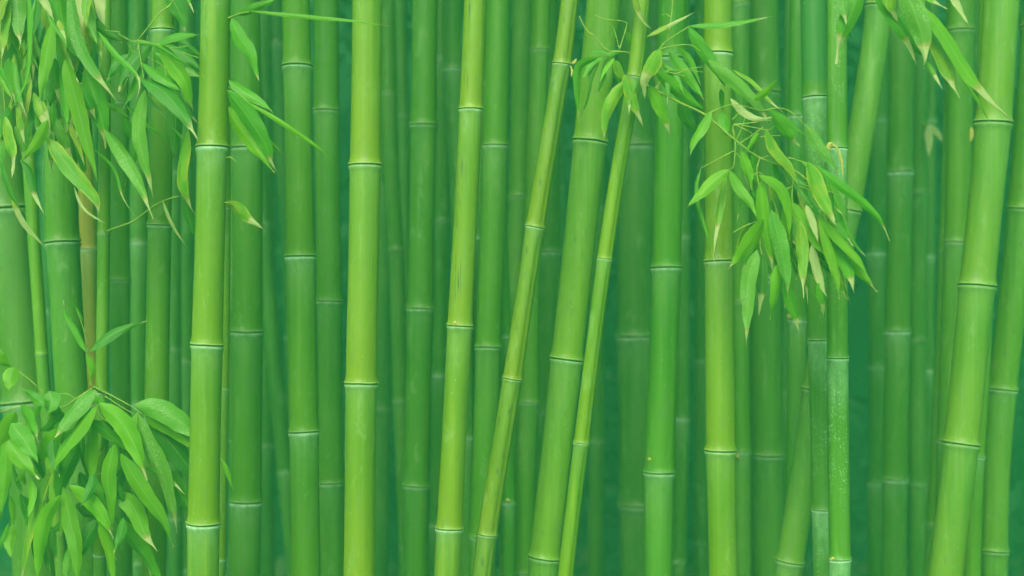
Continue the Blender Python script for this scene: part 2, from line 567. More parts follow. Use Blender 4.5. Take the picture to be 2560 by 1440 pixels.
culm('c6', [(1607, 0), (1585, 192), (1549, 400), (1512, 647), (1452, 1107), (1414, 1440)], (36, 38), 2.93, [192, 647, 1107], BR, 'slender bright grooved culm leaning right that carries the big leafy side branch', G_FRONT, 0.4, 0.2, grooves=math.radians(-48))
culm('c7', [(1681, 0), (1673, 350), (1665, 668), (1649, 1180), (1645, 1440)], (70, 74), 3.55, [145, 668, 1180], (78, 168, 56), 'mid green culm with white bands under its nodes, just right of the slender leaning one', G_MID, 1.0, 0.1)
culm('c8', [(1795, 0), (1796, 400), (1797, 652), (1802, 1125), (1807, 1440)], (70, 73), 3.15, [133, 652, 1125], BR, 'bright yellow green upright culm partly hidden by the leaves of the side branch', G_FRONT, 0.5, 0.15)
culm('c9', [(740, 0), (742, 165), (752, 640), (759, 1078), (765, 1440)], (70, 72), 3.4, [165, 640, 1078], (92, 168, 52), 'fresh green culm between the two bright thick culms of the left half', G_MID, 0.8, 0.2)
culm('c10', [(406, 0), (400, 562), (393, 900), (385, 1440)], (56, 60), 3.32, [75, 562, 1040], (98, 168, 42), 'olive green culm with a wavy white node, just left of the brightest left culm', G_MID, 0.7, 0.15)
culm('c11', [(262, 0), (260, 583), (255, 900), (250, 1440)], (30, 31), 3.22, [-60, 583, 980, 1385], (112, 180, 48), 'slender yellow green culm with a twig growing from its white node', G_MID, 0.9, 0.1)
culm('c12', [(-30, 0), (12, 520), (50, 900), (75, 1140), (90, 1440)], 110, 3.62, [520, 1005], (78, 144, 78), 'very thick pale bluish culm cut off by the left edge of the photo', G_MID, 0.4, 0.5)
culm('c13', [(50, 0), (78, 500), (97, 760), (112, 980), (138, 1250), (155, 1440)], 31, 3.5, [350, 885, 1330], (100, 172, 62), 'thin light green culm squeezed between two thick ones at the left edge', G_MID, 0.3, 0.1)
culm('c14', [(150, 0), (152, 450), (156, 605), (163, 720), (178, 960), (200, 1200), (215, 1440)], (80, 82), 3.42, [120, 605, 1130], (82, 158, 66), 'thick dull green culm with a dark bruised node below the hanging leaves', G_MID, 0.35, 0.6)
culm('c15', [(200, 0), (210, 400), (218, 620), (222, 800), (228, 960), (240, 1440)], 44, 3.85, [220, 622, 1010], (160, 172, 124), 'tan brown culm, the only brownish one, among the leaves on the left', G_MID, 0.8, 0.1)
culm('c16', [(292, 0), (299, 600), (301, 950), (305, 1440)], 52, 4.0, [255, 700, 1150], (78, 152, 56), 'dull green culm right of the slender yellow green one on the left', G_MID, 0.3, 0.1)
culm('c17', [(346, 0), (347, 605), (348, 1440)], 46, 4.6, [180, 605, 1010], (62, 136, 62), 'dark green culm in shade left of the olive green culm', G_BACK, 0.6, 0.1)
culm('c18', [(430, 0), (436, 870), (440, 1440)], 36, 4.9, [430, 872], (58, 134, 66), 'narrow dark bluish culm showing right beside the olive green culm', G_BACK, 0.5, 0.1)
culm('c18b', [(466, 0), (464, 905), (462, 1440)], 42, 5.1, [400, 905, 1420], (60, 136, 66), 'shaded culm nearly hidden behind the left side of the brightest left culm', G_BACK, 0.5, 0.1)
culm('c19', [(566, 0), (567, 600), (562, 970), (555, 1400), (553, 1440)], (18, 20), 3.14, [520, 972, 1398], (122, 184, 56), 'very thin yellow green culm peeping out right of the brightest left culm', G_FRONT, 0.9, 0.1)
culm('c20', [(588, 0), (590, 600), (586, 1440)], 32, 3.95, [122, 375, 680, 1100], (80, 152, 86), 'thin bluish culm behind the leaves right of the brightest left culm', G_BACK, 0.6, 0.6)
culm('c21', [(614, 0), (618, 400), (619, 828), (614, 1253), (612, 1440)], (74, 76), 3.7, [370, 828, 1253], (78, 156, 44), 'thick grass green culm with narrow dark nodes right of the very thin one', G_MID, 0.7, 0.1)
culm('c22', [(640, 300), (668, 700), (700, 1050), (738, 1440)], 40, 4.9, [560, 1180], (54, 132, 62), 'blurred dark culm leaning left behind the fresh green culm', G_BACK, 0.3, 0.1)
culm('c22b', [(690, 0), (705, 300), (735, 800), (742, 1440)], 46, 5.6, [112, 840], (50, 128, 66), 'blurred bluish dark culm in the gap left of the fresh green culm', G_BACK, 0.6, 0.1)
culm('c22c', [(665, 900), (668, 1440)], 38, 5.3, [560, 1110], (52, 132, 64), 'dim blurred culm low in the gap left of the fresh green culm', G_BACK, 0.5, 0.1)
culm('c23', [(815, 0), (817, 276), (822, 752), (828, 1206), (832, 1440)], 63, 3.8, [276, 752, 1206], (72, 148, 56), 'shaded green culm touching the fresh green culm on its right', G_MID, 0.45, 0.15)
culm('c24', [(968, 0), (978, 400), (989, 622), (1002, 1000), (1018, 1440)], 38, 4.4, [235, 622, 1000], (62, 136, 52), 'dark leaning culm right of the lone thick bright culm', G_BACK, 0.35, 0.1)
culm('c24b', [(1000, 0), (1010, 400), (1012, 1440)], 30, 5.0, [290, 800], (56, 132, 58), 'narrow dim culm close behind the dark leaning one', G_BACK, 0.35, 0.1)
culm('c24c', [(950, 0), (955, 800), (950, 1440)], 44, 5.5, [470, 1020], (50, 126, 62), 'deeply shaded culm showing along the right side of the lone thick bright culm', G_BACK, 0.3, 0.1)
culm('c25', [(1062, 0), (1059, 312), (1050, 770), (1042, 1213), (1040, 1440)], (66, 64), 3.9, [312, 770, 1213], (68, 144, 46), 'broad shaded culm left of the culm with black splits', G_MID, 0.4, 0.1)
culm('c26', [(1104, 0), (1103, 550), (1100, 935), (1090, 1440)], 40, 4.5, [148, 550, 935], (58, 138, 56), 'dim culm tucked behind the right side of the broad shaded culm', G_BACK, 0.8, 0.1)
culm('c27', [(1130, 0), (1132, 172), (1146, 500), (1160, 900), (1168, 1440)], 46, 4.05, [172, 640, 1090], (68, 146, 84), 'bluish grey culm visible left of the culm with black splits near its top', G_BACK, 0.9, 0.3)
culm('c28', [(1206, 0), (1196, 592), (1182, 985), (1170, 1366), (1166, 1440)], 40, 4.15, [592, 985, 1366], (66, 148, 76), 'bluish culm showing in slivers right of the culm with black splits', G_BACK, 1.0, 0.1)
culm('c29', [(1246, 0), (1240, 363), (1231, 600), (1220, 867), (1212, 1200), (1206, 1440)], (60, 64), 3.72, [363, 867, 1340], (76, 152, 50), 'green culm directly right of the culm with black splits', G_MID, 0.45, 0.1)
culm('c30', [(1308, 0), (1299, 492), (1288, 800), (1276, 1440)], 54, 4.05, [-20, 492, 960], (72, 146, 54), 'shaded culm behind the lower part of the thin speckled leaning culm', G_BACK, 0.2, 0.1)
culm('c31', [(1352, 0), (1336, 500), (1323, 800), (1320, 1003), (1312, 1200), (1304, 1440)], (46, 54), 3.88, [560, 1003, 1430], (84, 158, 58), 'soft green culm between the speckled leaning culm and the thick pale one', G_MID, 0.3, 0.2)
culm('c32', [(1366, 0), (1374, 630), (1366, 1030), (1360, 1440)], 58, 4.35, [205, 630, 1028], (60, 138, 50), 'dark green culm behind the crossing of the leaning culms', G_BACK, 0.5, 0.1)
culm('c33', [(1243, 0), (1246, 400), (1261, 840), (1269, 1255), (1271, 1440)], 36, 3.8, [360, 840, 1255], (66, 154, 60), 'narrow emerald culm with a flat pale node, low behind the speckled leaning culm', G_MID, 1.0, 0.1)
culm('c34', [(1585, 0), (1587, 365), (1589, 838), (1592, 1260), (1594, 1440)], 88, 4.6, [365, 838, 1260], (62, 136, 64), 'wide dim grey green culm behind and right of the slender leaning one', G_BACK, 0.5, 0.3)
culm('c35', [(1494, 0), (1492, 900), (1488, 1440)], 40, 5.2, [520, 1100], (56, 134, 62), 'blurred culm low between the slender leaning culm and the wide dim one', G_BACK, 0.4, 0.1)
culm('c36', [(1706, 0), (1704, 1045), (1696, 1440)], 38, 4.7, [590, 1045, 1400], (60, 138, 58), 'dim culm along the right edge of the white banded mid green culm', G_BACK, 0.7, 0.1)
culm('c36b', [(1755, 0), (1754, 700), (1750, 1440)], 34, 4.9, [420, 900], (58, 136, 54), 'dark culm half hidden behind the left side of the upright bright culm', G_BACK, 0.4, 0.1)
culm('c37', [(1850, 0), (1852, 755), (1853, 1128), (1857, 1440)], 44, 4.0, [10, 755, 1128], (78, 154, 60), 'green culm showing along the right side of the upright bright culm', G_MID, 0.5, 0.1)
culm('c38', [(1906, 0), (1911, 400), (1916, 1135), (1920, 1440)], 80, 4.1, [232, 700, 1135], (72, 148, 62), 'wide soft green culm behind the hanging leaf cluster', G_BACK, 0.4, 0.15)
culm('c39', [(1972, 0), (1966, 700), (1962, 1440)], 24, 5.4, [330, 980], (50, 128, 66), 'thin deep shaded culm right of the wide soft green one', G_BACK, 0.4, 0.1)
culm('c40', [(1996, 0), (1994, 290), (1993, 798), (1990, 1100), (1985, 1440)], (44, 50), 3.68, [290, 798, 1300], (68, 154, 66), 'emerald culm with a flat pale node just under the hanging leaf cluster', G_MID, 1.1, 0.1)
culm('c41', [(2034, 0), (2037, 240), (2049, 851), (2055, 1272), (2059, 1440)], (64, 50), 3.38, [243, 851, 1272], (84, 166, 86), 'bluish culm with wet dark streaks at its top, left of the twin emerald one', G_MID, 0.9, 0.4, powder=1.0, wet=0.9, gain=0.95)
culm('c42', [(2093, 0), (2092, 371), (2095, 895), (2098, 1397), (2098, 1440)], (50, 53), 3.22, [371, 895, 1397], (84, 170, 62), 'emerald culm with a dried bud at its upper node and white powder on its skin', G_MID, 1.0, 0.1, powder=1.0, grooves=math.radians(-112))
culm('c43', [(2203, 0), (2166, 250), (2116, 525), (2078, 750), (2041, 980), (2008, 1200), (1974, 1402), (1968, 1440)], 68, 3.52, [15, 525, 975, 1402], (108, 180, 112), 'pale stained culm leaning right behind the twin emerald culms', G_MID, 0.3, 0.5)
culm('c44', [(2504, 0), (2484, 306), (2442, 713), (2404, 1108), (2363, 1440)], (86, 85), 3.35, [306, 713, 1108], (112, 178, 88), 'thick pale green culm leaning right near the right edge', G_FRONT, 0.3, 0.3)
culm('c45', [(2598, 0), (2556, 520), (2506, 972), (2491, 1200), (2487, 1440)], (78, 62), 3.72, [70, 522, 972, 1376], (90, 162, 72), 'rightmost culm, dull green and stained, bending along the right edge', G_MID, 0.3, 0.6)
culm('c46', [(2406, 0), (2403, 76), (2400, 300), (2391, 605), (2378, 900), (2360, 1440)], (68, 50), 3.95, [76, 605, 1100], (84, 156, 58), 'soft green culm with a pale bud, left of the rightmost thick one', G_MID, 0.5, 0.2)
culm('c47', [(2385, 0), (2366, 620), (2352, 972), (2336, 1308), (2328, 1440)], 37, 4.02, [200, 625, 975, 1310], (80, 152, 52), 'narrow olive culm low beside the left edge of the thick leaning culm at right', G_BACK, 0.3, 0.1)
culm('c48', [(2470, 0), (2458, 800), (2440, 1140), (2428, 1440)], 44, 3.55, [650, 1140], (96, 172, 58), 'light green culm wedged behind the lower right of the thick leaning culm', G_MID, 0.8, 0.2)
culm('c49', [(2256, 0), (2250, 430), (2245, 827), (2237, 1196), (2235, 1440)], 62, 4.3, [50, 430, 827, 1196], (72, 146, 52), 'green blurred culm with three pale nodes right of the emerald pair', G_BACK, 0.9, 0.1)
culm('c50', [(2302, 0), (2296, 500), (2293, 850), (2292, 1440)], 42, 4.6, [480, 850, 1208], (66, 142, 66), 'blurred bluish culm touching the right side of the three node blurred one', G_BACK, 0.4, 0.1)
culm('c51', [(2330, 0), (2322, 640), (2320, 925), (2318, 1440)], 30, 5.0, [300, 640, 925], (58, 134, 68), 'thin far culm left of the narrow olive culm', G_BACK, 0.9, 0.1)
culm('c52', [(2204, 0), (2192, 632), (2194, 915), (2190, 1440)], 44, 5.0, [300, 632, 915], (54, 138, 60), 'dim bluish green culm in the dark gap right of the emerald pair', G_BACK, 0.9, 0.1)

FAR = [
 (120, 40, 6.8, 'behind the thick culm with the bruised node'),
 (232, 46, 5.6, 'just right of the tan brown culm'),
 (372, 40, 6.2, 'left beside the olive green culm'),
 (486, 36, 6.6, 'behind the left edge of the brightest left culm'),
 (675, 30, 7.0, 'in the gap right of the thick grass green culm'),
 (940, 40, 6.2, 'hidden partly by the lone thick bright culm'),
 (1180, 32, 7.2, 'behind the culm with black splits'),
 (1400, 34, 6.9, 'in the narrow gap left of the thick pale leaning culm'),
 (1640, 30, 6.6, 'between the wide dim culm and the white banded one'),
 (1880, 34, 6.9, 'between two soft green culms behind the leaf cluster'),
 (2225, 30, 6.9, 'left beside the blurred culm with three pale nodes'),
 (2450, 36, 6.5, 'behind the thick leaning culm near the right edge')]
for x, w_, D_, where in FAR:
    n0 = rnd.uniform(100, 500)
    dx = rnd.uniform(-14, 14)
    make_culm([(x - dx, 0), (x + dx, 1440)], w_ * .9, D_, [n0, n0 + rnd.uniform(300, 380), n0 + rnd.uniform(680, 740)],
              (40 + rnd.randint(-4, 6), 108 + rnd.randint(-8, 8), 62), 'faint culm ' + where, 'dim blurred culms in the farthest rows', 0.5, 0.1, lo=True)  # far colours darkened to stand for shade deep in the grove

# ---------------------------------------------------------------- leaves and twigs
TONE = {  # target colour, speckle, yellow, dry
    'b': ((104, 188, 40), 0.0, 0.1, 0.02),
    'm': ((84, 176, 50), 0.1, 0.0, 0.04),
    'd': ((62, 150, 50), 0.1, 0.0, 0.03),
    'p': ((100, 180, 84), 0.9, 0.0, 0.05),
    'y': ((104, 182, 54), 0.3, 1.0, 0.05),
    't': ((136, 184, 92), 0.2, 0.6, 1.2),
}
WPROF = [(0, .07), (.04, .36), (.12, .74), (.24, .97), (.36, 1.0), (.5, .93), (.63, .76), (.75, .52), (.85, .27), (.92, .12), (1, .01)]

def leaf(parent, pts, w, tone, D, dry=None, gain=1.0):
    origin = parent.matrix_world_loc
    col, spk, yel, dr = TONE[tone]
    if dry is not None:
        dr = dry
    n = 18 if w > 14 else 12
    dtip = rnd.uniform(-.035, .03)
    P3 = [P(x, y, D + dtip * (i / (len(pts) - 1)) ** 1.5) for i, (x, y) in enumerate(pts)]
    path = catmull(P3, n)
    roll = rnd.uniform(-.6, .6)
    twist = rnd.uniform(-1.1, 1.1)
    wm = w * K * D * (1.0 if w < 40 else .92)
    verts, faces, uvs = [], [], []
    fold = rnd.uniform(.10, .26)
    M_ = 6
    ph = rnd.uniform(0, 6)
    for i, c in enumerate(path):
        t = i / n
        T = (path[min(n, i + 1)] - path[max(0, i - 1)]).normalized()
        view = Vector((0, -1, 0))
        side = T.cross(view)
        if side.length < 1e-5:
            side = Vector((1, 0, 0))
        side.normalize()
        nor = side.cross(T).normalized()
        if nor.y > 0:
            nor = -nor
        a = roll + twist * (t - .5)
        S = side * math.cos(a) + nor * math.sin(a)
        N = nor * math.cos(a) - side * math.sin(a)
        prof = interp(WPROF, t)
        if dr < 1 and t > 1 - dr - .02:
            prof *= .8                      # dried tissue shrinks
        hw = wm * prof / 2 / max(.72, math.cos(a))
        asy = 1 + .05 * math.sin(t * 9 + ph)
        for k in range(M_ + 1):
            u = k / M_ * 2 - 1
            off = S * (u * hw * (asy if u > 0 else 2 - asy))
            off -= N * (fold * hw * abs(u) - .10 * hw * math.cos(u * 1.57))
            off += N * ((.025 + .045 * t) * wm * math.sin(t * 15 + ph + u * 2) * abs(u)) + S * (.018 * wm * math.sin(t * 31 + ph * 2 + u) * abs(u))
            verts.append(c + off - origin)
            uvs.append((k / M_, t))
    for i in range(n):
        for k in range(M_):
            a = i * (M_ + 1) + k
            faces.append((a, a + 1, a + M_ + 2, a + M_ + 1))
    o = mesh_obj('leaf', verts, faces, M_LEAF, parent, uvs=uvs)
    j = rnd.uniform(.88, 1.12) * gain
    al = albedo(col, LEAF_GAIN * j)
    al = (al[0], al[1], al[2] * 1.2)
    o.color = (al[0] * rnd.uniform(.9, 1.12), al[1], al[2] * rnd.uniform(.8, 1.2), 1)
    o['speckle'] = float(spk)
    o['yellow'] = float(yel * rnd.uniform(.5, 1))
    o['dry'] = float(dr)
    return o
LEAF_GAIN = 1.04

def tube_into(verts, faces, path, r0, r1, ns=7, knots=True):
    b = len(verts)
    n = len(path)
    for i, c in enumerate(path):
        T = (path[min(n - 1, i + 1)] - path[max(0, i - 1)]).normalized()
        A = T.cross(Vector((0, 1, 0)))
        if A.length < 1e-4:
            A = Vector((1, 0, 0))
        A.normalize()
        B = T.cross(A)
        r = r0 + (r1 - r0) * i / (n - 1)
        if knots and i % 5 == 2:
            r *= 1.35
        for k in range(ns):
            a = 2 * math.pi * k / ns
            verts.append(c + A * math.cos(a) * r + B * math.sin(a) * r)
    for i in range(n - 1):
        for k in range(ns):
            k2 = (k + 1) % ns
            faces.append((b + i * ns + k, b + i * ns + k2, b + (i + 1) * ns + k2, b + (i + 1) * ns + k))
    faces.append(tuple(b + k for k in range(ns))[::-1])
    faces.append(tuple(b + (n - 1) * ns + k for k in range(ns)))

def twigs(parent, lst, D, name='twig'):
    """lst: (points, thickness px)"""
    o = None
    verts, faces = [], []
    for pts, th in lst:
        P3 = []
        for i, p in enumerate(pts):
            d = p[2] if len(p) > 2 else D
            P3.append(P(p[0], p[1], d) - parent.matrix_world_loc)
        path = catmull(P3, max(6, 4 * len(pts)))
        tube_into(verts, faces, path, th * K * D / 2, th * K * D / 2 * .6)
    return mesh_obj(name, verts, faces, M_TWIG, parent)

class Branch:
    """parent frame: leaves and twigs hang below this object"""
    def __init__(s, obj, loc):
        s.obj, s.loc = obj, loc
def set_loc(o, loc):
    # remember world position for local coordinates
    BRLOC[o.name] = Vector(loc)
BRLOC = {}
class Node:
    def __init__(s, o, loc):
        s.o = o
        s.matrix_world_loc = Vector(loc)
_mesh_obj = mesh_obj
def mesh_obj(name, verts, faces, mat, parent=None, **kw):
    if isinstance(parent, Node):
        parent = parent.o
    return _mesh_obj(name, verts, faces, mat, parent, **kw)

def branch_free(loc_px, D, label):
    loc = P(loc_px[0], loc_px[1], D)
    return Node(empty('bamboo_branch', loc, label, 'branch', 'leafy branches'), loc)

def branch_on(key, main, D, th=7):
    """branch that grows from a culm: a twig mesh that is a part of the culm and parents its leaves"""
    root = ROOT[key][0]
    n = Node(root, root.location)
    o = twigs(n, main, D, 'branch')
    b = Node(o, root.location)
    return b

def leaves(parent, lst, D0, D1, gain=1.0):
    for L in lst:
        pts, w, tone = L[:3]
        dry = L[3] if len(L) > 3 else None
        D = L[4] if len(L) > 4 else rnd.uniform(D0, D1)
        leaf(parent, pts, w, tone, D, dry, gain)

# --- upper left: leaves hanging in from above, far left
bA = branch_free((90, -120), 3.05, 'dense hanging leafy branch with dry leaf tips in the upper left corner')
twigs(bA, [([(90, -160, 3.1), (70, -20, 3.1), (84, 90, 3.1), (118, 200, 3.1), (112, 300, 3.1)], 5),
           ([(90, -150, 3.1), (150, -20, 3.1), (140, 60, 3.1), (165, 150, 3.1), (212, 190, 3.1), (262, 262, 3.1)], 5),
           ([(90, -150, 3.1), (200, -70, 3.08), (245, 60, 3.08), (262, 110, 3.08)], 4),
           ([(90, -150, 3.1), (10, -40, 3.1), (4, 150, 3.1), (12, 290, 3.1), (2, 400, 3.1)], 4),
           ([(84, 90, 3.1), (50, 170, 3.1), (40, 270, 3.1), (55, 400, 3.1)], 3),
           ([(118, 200, 3.1), (140, 300, 3.1), (118, 345, 3.06)], 3)], 3.1)
leaves(bA, [
    ([(132, 50), (118, 130), (97, 262)], 37, 'b', 0.02, 2.98),
    ([(38, -40), (44, 40), (51, 118)], 46, 'p', 0.2, 3.04),
    ([(72, -30), (73, 60), (72, 150), (60, 215), (20, 287)], 13, 'm', 0.05, 2.97),
    ([(30, 75), (42, 150), (56, 218)], 34, 'y', 0.3, 3.06),
    ([(10, -30), (13, 60), (3, 155)], 27, 'y', 0.2),
    ([(22, 145), (30, 200), (38, 262)], 25, 'm', 0.25),
    ([(-14, 180), (8, 212), (34, 252)], 13, 'b', 0.15),
    ([(95, -25), (112, 5), (135, 52)], 24, 't', 0.7),
    ([(140, -40), (158, 60), (198, 132), (243, 188)], 42, 'm', 0.04, 3.02),
    ([(175, -30), (188, 80), (222, 160), (300, 262)], 30, 'p', 0.25, 3.0),
    ([(190, -40), (200, 20), (207, 70)], 36, 't', 1.2),
    ([(192, 80), (205, 110), (222, 143)], 16, 't', 1.2),
    ([(212, -20), (228, 60), (234, 124)], 25, 'm', 0.05),
    ([(246, -40), (250, 20), (262, 70)], 28, 't', 1.2),
    ([(122, 40), (145, 78), (165, 110), (163, 137)], 8, 'm'),
    ([(146, 50), (155, 80), (166, 108)], 16, 't', 0.6),
    ([(163, 148), (185, 235), (215, 350), (247, 466)], 38, 'b', 0.03, 2.99),
    ([(212, 172), (238, 245), (258, 315), (264, 372)], 54, 'm', 0.22, 3.03),
    ([(262, 322), (305, 385), (345, 455), (383, 548)], 31, 'p', 0.22, 3.02),
    ([(115, 342), (170, 415), (238, 498), (243, 545)], 42, 'y', 0.14, 2.98),
    ([(184, 466), (208, 522), (268, 562)], 8, 't'),
    ([(120, 300), (98, 345), (75, 377), (48, 406)], 27, 'b', 0.05),
    ([(12, 292), (22, 350), (33, 400), (29, 446)], 32, 'y', 0.35),
    ([(42, 268), (50, 312), (63, 365)], 19, 'y', 0.4),
    ([(0, 400), (20, 468), (42, 512), (68, 538)], 14, 'd'),
    ([(30, 500), (60, 560), (116, 622)], 17, 't', 0.85),
    ([(52, 398), (74, 432), (88, 490), (111, 537)], 18, 'd', 0.4),
    ([(83, 232), (98, 280), (128, 342)], 24, 'y', 0.5),
    ([(106, 252), (118, 296), (128, 337)], 14, 't', 0.7),
    ([(138, 305), (160, 352), (182, 398)], 27, 'p', 0.3),
    ([(84, 15), (76, 60), (96, 112)], 10, 'm'),
    ([(135, 155), (130, 225), (124, 274)], 32, 'd', 0.05, 3.08),
    ([(146, 225), (142, 250), (136, 268)], 13, 't'),
    ([(60, 240), (72, 300), (70, 350)], 28, 'm', 0.05, 3.09),
    ([(150, 130), (170, 200), (180, 262)], 28, 'd', 0.05, 3.09),
    ([(180, 100), (196, 170), (186, 240)], 30, 'd', 0.05, 3.1),
    ([(96, 100), (84, 180), (90, 250)], 26, 'd', 0.1, 3.1),
    ([(190, 260), (215, 300), (232, 350)], 20, 'd', 0.1, 3.1),
], 2.95, 3.09)

for i in range(62):
    x, y = rnd.uniform(-10, 250), rnd.uniform(-60, 330)
    L = rnd.uniform(90, 170)
    a = math.radians(rnd.uniform(60, 112))
    dx, dy = math.cos(a) * L, math.sin(a) * L
    leaf(bA, [(x, y), (x + dx * .5 + rnd.uniform(-8, 8), y + dy * .5), (x + dx, y + dy)], rnd.uniform(10, 28), rnd.choice('dmdmpyt'), rnd.uniform(3.0, 3.12), rnd.choice([.05, .2, .3]))

# --- upper left centre: sprig that crosses the olive culm
bB = branch_free((345, 98), 3.0, 'leafy sprig with a bare zigzag twig in front of the olive green culm')
twigs(bB, [([(450, -60, 2.98), (432, 5), (400, 32), (345, 100)], 4),
           ([(345, 100), (330, 103), (296, 84)], 3), ([(345, 100), (400, 112), (440, 122)], 3),
           ([(470, 115), (438, 120)], 2.6), ([(498, 145), (455, 131)], 2.6), ([(345, 100), (352, 150), (362, 205), (375, 235)], 3),
           ([(400, 112), (410, 160), (430, 250), (470, 320)], 2.6), ([(300, 80), (262, 75)], 2.5)], 3.02)
leaves(bB, [
    ([(222, 45), (262, 80), (306, 107)], 25, 'd', 0.04),
    ([(244, 78), (285, 132), (346, 196), (341, 252)], 14, 'm', 0.3, 2.96),
    ([(380, 108), (340, 148), (308, 188), (297, 230)], 34, 'd', 0.1, 3.03),
    ([(322, 135), (292, 168), (268, 198)], 28, 'd', 0.05, 3.06),
    ([(356, 162), (336, 215), (308, 272)], 25, 'm', 0.04, 3.04),
    ([(398, 108), (430, 158), (463, 205), (474, 250), (483, 278)], 42, 'b', 0.1, 2.95),
    ([(398, 107), (440, 92), (500, 86)], 23, 'm', 0.05, 2.94),
    ([(330, 104), (390, 114), (450, 152), (510, 192)], 9, 'm', 0.03, 2.93),
    ([(405, 114), (460, 138), (505, 178)], 28, 'd', 0.03, 3.08),
    ([(462, 170), (480, 182), (500, 192)], 18, 'p', 0.03, 3.08),
    ([(357, 158), (398, 190), (432, 214), (455, 228)], 25, 'm', 0.03),
    ([(352, 198), (410, 232), (455, 285), (496, 352)], 42, 'd', 0.2, 2.96),
    ([(442, 260), (468, 288), (483, 320)], 8, 't'),
    ([(362, 225), (346, 320), (358, 400), (371, 440), (383, 494)], 37, 'p', 0.2, 3.0),
    ([(442, 245), (438, 320), (434, 404)], 42, 'd', 0.05, 3.08),
    ([(470, 315), (456, 395), (455, 460), (470, 505), (491, 542)], 36, 'y', 0.22, 3.02),
    ([(458, 495), (474, 550), (492, 600)], 26, 'd', 0.03, 3.1),
    ([(230, 368), (285, 425), (305, 490), (336, 540)], 9, 'm', 0.35),
    ([(222, 250), (262, 262), (300, 276), (331, 303)], 15, 'b', 0.1),
    ([(406, 500), (428, 558), (468, 620)], 9, 't'),
    ([(418, -25), (448, 30), (463, 80)], 42, 'd', 0.1, 3.1),
    ([(462, -20), (475, 10), (486, 34)], 8, 'm', 0.5),
], 2.96, 3.08)

for i in range(16):
    x, y = rnd.uniform(270, 440), rnd.uniform(80, 330)
    L = rnd.uniform(70, 150)
    a = math.radians(rnd.uniform(30, 110))
    dx, dy = math.cos(a) * L, math.sin(a) * L
    leaf(bB, [(x, y), (x + dx * .5 + rnd.uniform(-8, 8), y + dy * .5), (x + dx, y + dy)], rnd.uniform(8, 24), rnd.choice('dmd'), rnd.uniform(3.05, 3.12), rnd.choice([.05, .2]))
for i in range(12):
    x, y = rnd.uniform(300, 440), rnd.uniform(90, 240)
    a = rnd.uniform(0, 6.28)
    twigs(bB, [([(345, 100 + i * 8, 3.06), ((345 + x) / 2, (110 + i * 8 + y) / 2 - 8, 3.06), (x, y, 3.06)], 2)], 3.06)

# --- twig growing from the slender culm's white node
branch_on('c11', [([(268, 578, 3.2), (300, 566, 3.17), (335, 552, 3.15), (385, 515, 3.14), (420, 498, 3.13), (450, 490, 3.13)], 6)], 3.15)

# --- leaves right of culm 1
b1 = branch_on('c1', [([(560, 50, 3.0), (600, 34, 2.97), (622, 30, 2.96)], 5)], 3.0)
leaves(b1, [
    ([(579, 45), (598, 92), (625, 132), (648, 203)], 36, 'm', 0.08, 2.98),
    ([(596, 38), (632, 22), (700, -6)], 20, 'm', 0.03),
    ([(622, 27), (700, 36), (800, 45), (880, 52), (977, 66)], 11, 'b', 0.06, 2.9)], 2.96, 3.0)
b1 = branch_on('c1', [([(560, 210, 3.0), (585, 228, 3.0), (622, 256, 2.97)], 4)], 3.0)
leaves(b1, [
    ([(572, 200), (612, 232), (655, 258), (685, 284)], 26, 'm', 0.1),
    ([(568, 225), (622, 295), (665, 365), (676, 405), (697, 437)], 50, 'm', 0.2, 2.96),
    ([(560, 262), (608, 330), (650, 385), (686, 432)], 36, 'b', 0.03, 3.0),
    ([(620, 256), (700, 305), (790, 365), (840, 410)], 12, 'b', 0.04, 2.95),
    ([(650, 330), (680, 360), (712, 390)], 11, 'b', 0.03)], 2.96, 3.0)
b1 = branch_on('c1', [([(556, 505, 3.0), (572, 508, 2.98)], 4)], 3.0)
leaves(b1, [([(568, 504), (598, 524), (622, 547), (661, 574)], 29, 'y', 0.4, 3.0)], 2.96, 3.0)
branch_on('c1', [([(556, 398, 3.0), (575, 393, 2.98), (590, 404, 2.97)], 3)], 3.0)
b1 = branch_on('c1', [([(545, 1140, 3.0), (560, 1158, 3.0)], 3)], 3.0)
leaves(b1, [([(556, 1150), (573, 1192), (583, 1226)], 12, 'b', 0.1)], 2.96, 3.0)

# --- lower left spray
bC = branch_free((245, 972), 3.16, 'big leafy spray of broad fresh leaves in the lower left corner')
twigs(bC, [([(258, 985, 3.2), (232, 966), (222, 920), (219, 868)], 5), ([(219, 868), (205, 810), (185, 760)], 2.4),
           ([(232, 966), (262, 980), (300, 1000), (338, 1022), (360, 1040)], 4), ([(262, 990), (300, 1015), (340, 1038)], 3),
           ([(232, 970), (185, 1000), (155, 1018), (90, 1010), (20, 1024), (-20, 1036)], 4), ([(48, 930), (75, 950), (112, 984)], 3),
           ([(25, 1056), (60, 1058), (82, 1048)], 3), ([(245, 985), (250, 1040), (278, 1060), (276, 1110), (265, 1180), (250, 1300)], 4),
           ([(265, 1180), (215, 1195), (172, 1218), (150, 1240)], 3), ([(172, 1222), (205, 1263)], 2.6), ([(136, 988), (165, 984), (188, 996)], 2.4),
           ([(278, 1110), (300, 1150), (295, 1235)], 3)], 3.15)
